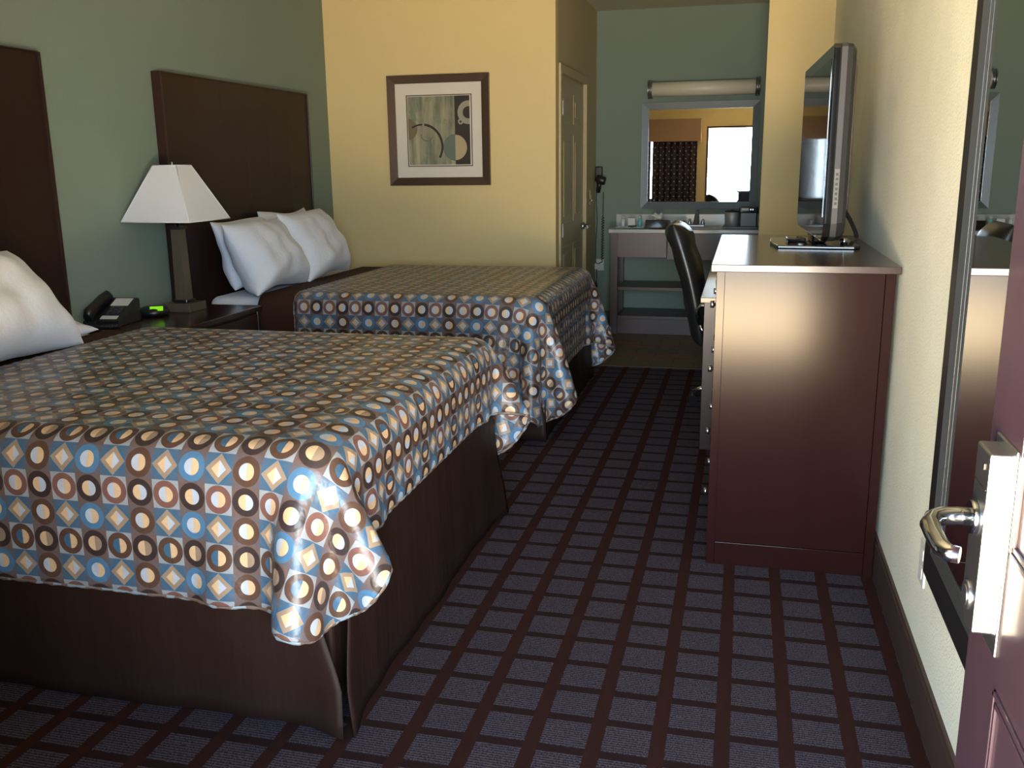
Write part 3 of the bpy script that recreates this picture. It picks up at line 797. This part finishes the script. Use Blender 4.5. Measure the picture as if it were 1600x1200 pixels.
obj('plate', MB().box(XR-.006, XR, 2.395, 2.465, .305, .42, .002), M['white'], t)
for z in (.322, .372): obj('socket', MB().box(XR-.008, XR-.005, 2.415, 2.445, z, z+.03, .002), M['paperw'], t)

# ------------------------------------------------------------------ desk and chair
t = thing('writing_desk', 'lower dark wood writing desk right behind the dresser', 'desk', (.15, 5.2, 0))
DX, DYa, DYb, DZT = -.185, 4.485, 5.95, .76
obj('desktop', MB().box(DX, .478, DYa, DYb, DZT-.025, DZT, .002), M['espressoX'], t)
obj('apron', MB().box(DX+.035, DX+.055, DYa+.08, DYb-.08, DZT-.115, DZT-.025).box(DX+.08, .43, DYa+.03, DYa+.05, DZT-.115, DZT-.025).box(DX+.08, .43, DYb-.05, DYb-.03, DZT-.115, DZT-.025), M['espresso'], t)
for (x, y) in ((DX+.018, DYa+.018), (DX+.018, DYb-.073), (.42, DYa+.018), (.42, DYb-.073)):
    obj('leg', MB().box(x, x+.055, y, y+.055, 0, DZT-.025, .002), M['espresso'], t)
obj('back_panel', MB().box(.455, .47, DYa+.02, DYb-.02, .30, DZT-.025), M['espresso'], t)

CX, CY = .03, 5.52
t = thing('office_chair', 'black leather office chair pulled up to the desk, its back to the beds', 'office chair', (CX, CY, 0), 0)
def L(x, y, z): return (x, y, z)
# backrest: padded shell, leaning away from the desk
bk = MB(); 
def bkf(side):
    def f(a, b):
        u = 2*a-1; v = b
        z = .36+v*.70
        xc = -.235-.19*v-.05*math.sin(v*PI*.9)*-.6
        hw_ = .245*(1-.10*abs(2*v-1)**3)
        e = max(0, 1-abs(u)**4)*max(0, 1-abs(2*v-1)**8)
        th_ = .068*e**.5+.012*e*math.cos(v*6*PI)*.35
        if v > .80: th_ *= 1+.25*math.sin((v-.8)/.2*PI)
        return (xc+side*th_, u*hw_, z)
    return f
bk.grid(bkf(1), 22, 44); bk.grid(bkf(-1), 22, 44)
bmesh.ops.remove_doubles(bk.b, verts=bk.b.verts, dist=.0008)
back = obj('backrest', bk, M['leather'], t, local=True); back.modifiers.new('s', 'SUBSURF').levels = 1
seat = MB().box(-.235, .255, -.25, .25, .42, .53, .05, 5)
obj('seat', seat, M['leather'], t, local=True, smooth=True)
obj('seat_plate', MB().box(-.12, .12, -.10, .10, .385, .42, .006), M['black'], t, local=True)
obj('gas_lift', MB().cyl((0, 0, .10), (0, 0, .25), .028).cyl((0, 0, .25), (0, 0, .385), .018), M['chromeb'], t, local=True)
for s in (-1, 1):
    ar = obj('armrest', MB().box(-.18, .13, s*.275-.028, s*.275+.028, .60, .635, .012, 3), M['leather'], t, local=True)
    obj('arm_bracket', MB().tube([(-.245, s*.262, .50), (-.265, s*.268, .58), (-.24, s*.272, .612), (-.12, s*.275, .604)], .014, 10).tube([(-.215, s*.25, .43), (-.245, s*.262, .50)], .014, 10), M['chromeb'], t, local=True)
    obj('arm_bracket', MB().tube([(.10, s*.275, .60), (.13, s*.272, .52), (.08, s*.22, .425)], .014, 10), M['chromeb'], t, local=True)
for k in range(5):
    a = math.radians(200+72*k); d_ = Vector((math.cos(a), math.sin(a), 0))
    e_ = d_*.30
    lg = obj('star_leg', MB().tube([(0, 0, .11), tuple(d_*.10+Vector((0, 0, .118))), tuple(d_*.22+Vector((0, 0, .10))), (e_.x, e_.y, .072)], [.022, .020, .016, .013], 10), M['chromeb'], t, local=True)
    n_ = Vector((-d_.y, d_.x, 0))
    cw = MB()
    for s in (-1, 1):
        c_ = e_+n_*.013*s
        cw.cyl(tuple(c_-n_*.009+Vector((0, 0, .026))), tuple(c_+n_*.009+Vector((0, 0, .026))), .026)
    cw.cyl((e_.x, e_.y, .03), (e_.x, e_.y, .072), .007)
    obj('caster', cw, M['black'], lg, local=True)

# ------------------------------------------------------------------ vanity
VX0, VX1, VY, VZ = -1.075, XR-.002, 7.66, .867
t = thing('vanity', 'open shelved brown vanity under the framed mirror in the back alcove', 'vanity', ((VX0+VX1)/2, 7.9, 0))
obj('countertop', MB().box(VX0, VX1, VY, YB-.001, VZ-.028, VZ, .003), M['counter'], t)
obj('backsplash', MB().box(VX0, VX1, YB-.022, YB-.001, VZ, VZ+.10, .002), M['counter'], t)
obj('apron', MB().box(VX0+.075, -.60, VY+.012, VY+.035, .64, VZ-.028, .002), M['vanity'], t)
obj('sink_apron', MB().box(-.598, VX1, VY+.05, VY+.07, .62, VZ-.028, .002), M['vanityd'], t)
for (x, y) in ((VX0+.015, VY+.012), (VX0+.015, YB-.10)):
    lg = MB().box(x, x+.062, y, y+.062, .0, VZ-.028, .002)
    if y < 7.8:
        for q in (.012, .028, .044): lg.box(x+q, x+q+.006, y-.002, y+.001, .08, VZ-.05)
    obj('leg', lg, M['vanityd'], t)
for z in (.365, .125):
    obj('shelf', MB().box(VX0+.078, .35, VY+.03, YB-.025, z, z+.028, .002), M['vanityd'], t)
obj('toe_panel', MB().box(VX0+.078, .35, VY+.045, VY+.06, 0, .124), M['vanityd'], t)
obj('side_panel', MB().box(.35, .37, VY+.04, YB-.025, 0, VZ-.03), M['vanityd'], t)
sk = obj('sink', MB().lathe([(.19, .0), (.20, .006), (.175, .006), (.15, .002), (.05, .0005), (.01, .0005)], (-.33, 7.90, VZ+.0005), 40), M['white'], t)
fc = thing('faucet', 'dark chrome faucet behind the sink on the vanity counter', 'faucet', (-.39, 8.05, VZ))
obj('base', MB().box(-.46, -.32, 8.03, 8.08, VZ, VZ+.018, .006), M['chrome'], fc)
obj('spout', MB().tube([(-.39, 8.055, VZ+.015), (-.385, 8.055, VZ+.09), (-.38, 8.03, VZ+.13), (-.38, 7.99, VZ+.115)], [.026, .018, .012, .012], 12), M['chrome'], fc)
for s in (-1, 1):
    obj('handle', MB().lathe([(.016, 0), (.018, .01), (.010, .03), (.014, .04), (.002, .045)], (-.39+s*.055, 8.055, VZ+.016)), M['chrome'], fc)

# framed vanity mirror
t = thing('vanity_mirror', 'large pewter framed mirror above the vanity reflecting the bright doorway', 'mirror', (-.39, YB, 1.01))
obj('frame', frame_ring(-.871, .092, 1.012, 1.886, .058, YB-.001, YB-.030, slopeb=YB-.020), M['silver'], t)
obj('glass', MB().box(-.815, .036, YB-.014, YB-.008, 1.068, 1.830), M['mirror'], t)
# light bar
t = thing('light_bar', 'unlit white tube light bar with chrome ends above the vanity mirror', 'light fixture', (-.37, YB, 1.91))
obj('wall_plate', MB().box(-.75, .02, YB-.03, YB-.001, 1.945, 2.025, .004), M['white'], t)
obj('diffuser', MB().cyl((-.80, YB-.085, 1.985), (.065, YB-.085, 1.985), .058, n=32), M['tube'], t)
for x in (-.815, .045):
    e = MB()
    for q in (0, .014, .028): e.cyl((x+q, YB-.085, 1.985), (x+q+.006, YB-.085, 1.985), .074, n=32)
    e.cyl((x+.004, YB-.085, 1.985), (x+.03, YB-.085, 1.985), .064, n=32).box(x+.006, x+.03, YB-.03, YB-.001, 1.93, 2.04)
    obj('end_cap', e, M['chrome'], t)

# counter things
def bottle(x, y, m_, hgt, label):
    t = thing('toiletry_bottle', label, 'bottle', (x, y, VZ+.012), group='toiletries on the vanity tray')
    obj('bottle_body', MB().lathe([(.012, 0), (.014, .004), (.014, hgt*.75), (.009, hgt*.82)], (x, y, VZ+.012), 18), m_, t)
    obj('cap', MB().lathe([(.010, 0), (.010, hgt*.16), (.002, hgt*.17)], (x, y, VZ+.012+hgt*.82), 18), M['white'], t)
tag(obj('amenity_tray', MB().box(-1.04, -.80, 7.83, 7.95, VZ, VZ+.004).box(-1.04, -.80, 7.83, 7.834, VZ, VZ+.011).box(-1.04, -.80, 7.946, 7.95, VZ, VZ+.011).box(-1.04, -1.036, 7.83, 7.95, VZ, VZ+.011).box(-.804, -.80, 7.83, 7.95, VZ, VZ+.011), M['clearp']), 'small clear tray holding toiletries at the left end of the vanity', 'tray')
def onz(): return VZ+.004
for o_ in ():
    pass
def bottle2(x, y, m_, hgt, label):
    z = onz()
    t = thing('toiletry_bottle', label, 'bottle', (x, y, z), group='toiletries on the vanity tray')
    obj('bottle_body', MB().lathe([(.015, 0), (.017, .004), (.017, hgt*.75), (.010, hgt*.82)], (x, y, z), 18), m_, t)
    obj('cap', MB().lathe([(.012, 0), (.012, hgt*.16), (.002, hgt*.17)], (x, y, z+hgt*.82), 18), M['white'], t)
bottle2(-.985, 7.90, M['clearp'], .09, 'pale toiletry bottle, leftmost on the small clear tray')
bottle2(-.845, 7.90, M['glassb'], .09, 'blue green toiletry bottle, at the right end of the clear tray')
tag(obj('soap_box', MB().box(-.945, -.885, 7.895, 7.92, onz(), onz()+.075, .002), M['paperw']), 'white soap carton standing between the two toiletry bottles', 'soap')
tag(obj('soap_dish', MB().lathe([(.02, 0), (.036, .004), (.038, .014), (.030, .016)], (-.905, 7.862, onz()), 24), mat('navy_plastic', (.02, .05, .09), .3)), 'small dark blue soap packet in front of the white carton', 'soap')
t = thing('tissue_box', 'black tissue box with tissue sticking out on the vanity counter', 'tissue box', (-.70, 7.86, VZ))
obj('box', MB().box(-.79, -.60, 7.80, 7.92, VZ, VZ+.070, .004), M['gloss'], t)
ts = MB().grid(lambda a, b: (-.70+(a-.5)*.11*(.4+b*.6)+.010*math.sin(b*5), 7.86+.014*math.sin(a*9+b*3), VZ+.068+b*.062*(1-.35*abs(math.sin(a*7)))), 16, 8)
o = obj('tissue', ts, M['paperw'], t); o.modifiers.new('t', 'SOLIDIFY').thickness = .001
t = thing('amenity_box', 'black organiser box with white card, right of the tissue box', 'box', (-.53, 7.87, VZ))
obj('box', MB().box(-.592, -.47, 7.80, 7.92, VZ, VZ+.066, .003), M['gloss'], t)
obj('card', MB().box(-.575, -.53, 7.794, 7.7995, VZ+.012, VZ+.062), M['paperw'], t)
tag(obj('serving_tray', MB().box(-.165, .20, 7.76, 8.05, VZ, VZ+.008, .003).box(-.165, .20, 7.76, 7.768, VZ+.006, VZ+.018, .002).box(-.165, -.157, 7.768, 8.05, VZ+.006, VZ+.018, .002), M['black']), 'black serving tray under ice bucket and coffee maker on vanity', 'tray')
t = thing('ice_bucket', 'brushed steel ice bucket beside the coffee maker on the black tray', 'ice bucket', (-.10, 7.90, VZ+.008))
obj('body', MB().lathe([(.050, 0), (.054, .003), (.060, .12), (.058, .122), (.050, .121)], (-.095, 7.90, VZ+.008), 32), mat('matte_steel', (.42, .43, .43), .5, .5), t)
obj('lid', MB().lathe([(.060, 0), (.058, .008), (.02, .012), (.008, .02), (.002, .022)], (-.095, 7.90, VZ+.1295), 32), M['black'], t)
t = thing('coffee_maker', 'black coffee maker on the black tray at the right end of the vanity', 'coffee maker', (.03, 7.9, VZ+.008))
z = VZ+.0085
obj('body', MB().box(-.035, .105, 7.84, 8.0, z, z+.155, .010, 3), M['black'], t)
obj('hood', MB().box(-.038, .108, 7.815, 8.0, z+.115, z+.165, .008, 3), M['gloss'], t)
obj('display_panel', MB().box(-.020, .035, 7.810, 7.816, z+.135, z+.155, .001), M['paperw'], t)
obj('button', MB().box(.045, .055, 7.811, 7.816, z+.138, z+.150, .001), M['chrome'], t)
obj('button', MB().box(.062, .072, 7.811, 7.816, z+.138, z+.150, .001), M['chrome'], t)

# hair dryer on the back wall next to the corner
hx, hz = -1.212, 1.28
t = thing('hair_dryer', 'black wall mounted hair dryer in the back corner beside the bathroom door', 'hair dryer', (hx, YB, 1.15))
obj('wall_holder', MB().box(hx-.048, hx+.012, YB-.06, YB-.001, 1.25, 1.37, .008, 3), M['black'], t)
dn = MB().tube([(hx-.03, YB-.11, 1.275), (hx, YB-.11, 1.262), (hx+.035, YB-.11, 1.25), (hx+.05, YB-.11, 1.246)], [.028, .036, .036, .030], 16)
obj('barrel', dn, M['black'], t)
obj('grip', MB().tube([(hx, YB-.11, 1.245), (hx-.005, YB-.10, 1.20), (hx-.012, YB-.08, 1.155)], [.020, .018, .014], 12), M['black'], t)
obj('rocker_switch', MB().box(hx-.03, hx-.02, YB-.066, YB-.059, 1.275, 1.295, .001), M['white'], t)
pts = []
for i in range(230):
    s = i/229; zz = 1.155-.60*s; r_ = .010 if .35 < s < .97 else .001
    pts.append((hx+.022-.004*s+r_*math.cos(i*.75), YB-.03+r_*math.sin(i*.75), zz))
co = MB().tube(pts, .0032, 6)
co.tube([(hx-.035, YB-.03, 1.25), (hx-.04, YB-.025, 1.1), (hx-.03, YB-.025, .9), (hx-.042, YB-.025, .7), (hx-.04, YB-.028, .55), (hx-.02, YB-.03, .535), (hx+.017, YB-.03, .555)], .004, 8)
obj('cord', co, M['black'], t)
obj('plug', MB().box(hx-.05, hx-.005, YB-.035, YB-.012, .49, .535, .004), M['paperw'], t)
tl = MB().tube([(hx-.03, YB-.028, .49), (hx-.03, YB-.028, .40), (hx-.035, YB-.028, .36)], .004, 8).lathe([(.004, .05), (.013, .035), (.018, .0)], (hx-.037, YB-.028, .33), 12)
obj('cord_end', tl, M['black'], t)
t = thing('wall_outlet', 'white outlet on the back wall under the hair dryer cord', 'outlet', (hx, YB, .50))
obj('plate', MB().box(hx-.045, hx+.03, YB-.006, YB-.001, .475, .575, .002), M['white'], t)
obj('socket', MB().box(hx+.002, hx+.022, YB-.009, YB-.006, .50, .55, .001), M['paperw'], t)
tag(obj('light_switch', MB().box(XA, XA+.006, 7.83, 7.90, 1.06, 1.18, .002).box(XA+.006, XA+.012, 7.855, 7.875, 1.10, 1.14, .002), M['olive']), 'olive painted light switch plate beside the bathroom door handle', 'switch')
tag(obj('robe_hook', MB().cyl((XA, 7.72, 1.10), (XA+.012, 7.72, 1.10), .014).tube([(XA+.01, 7.72, 1.10), (XA+.035, 7.72, 1.095), (XA+.045, 7.72, 1.115)], .006, 8), M['chrome']), 'tiny metal hook on the wall between bathroom door and light switch', 'hook')
tag(obj('paper_box', MB().box(-1.085, -1.035, 7.56, 7.61, 0, .075, .002), M['white']), 'small white box on the tile floor at the foot of the vanity leg', 'box')

# ------------------------------------------------------------------ curtains and valance on the front wall (seen in the vanity mirror)
def curtain(x0, x1, label):
    n = int((x1-x0)*90)
    b = MB().grid(lambda a, v: (x0+a*(x1-x0), YF+.085+.022*math.sin(a*(x1-x0)*62), .30+v*1.60), n, 8)
    o = obj('curtain', b, M['curtain']); o.modifiers.new('t', 'SOLIDIFY').thickness = .003
    tag(o, label, 'curtain', None)
curtain(-2.42, -1.525, 'dark dotted curtain panel away from the door, reflected at the mirror left edge')
curtain(-1.495, -.78, 'dark dotted curtain panel beside the entry doorway, reflected in the mirror')
vl = MB().box(-2.50, -.72, YF+.15, YF+.165, 1.74, 2.075, .002).box(-2.50, -2.485, YF+.001, YF+.15, 1.74, 2.075).box(-.735, -.72, YF+.001, YF+.15, 1.74, 2.075).box(-2.50, -.72, YF+.001, YF+.165, 2.075, 2.09)
tag(obj('valance', vl, M['valance']), 'dusty rose box valance above the dotted curtains in the mirror reflection', 'valance')
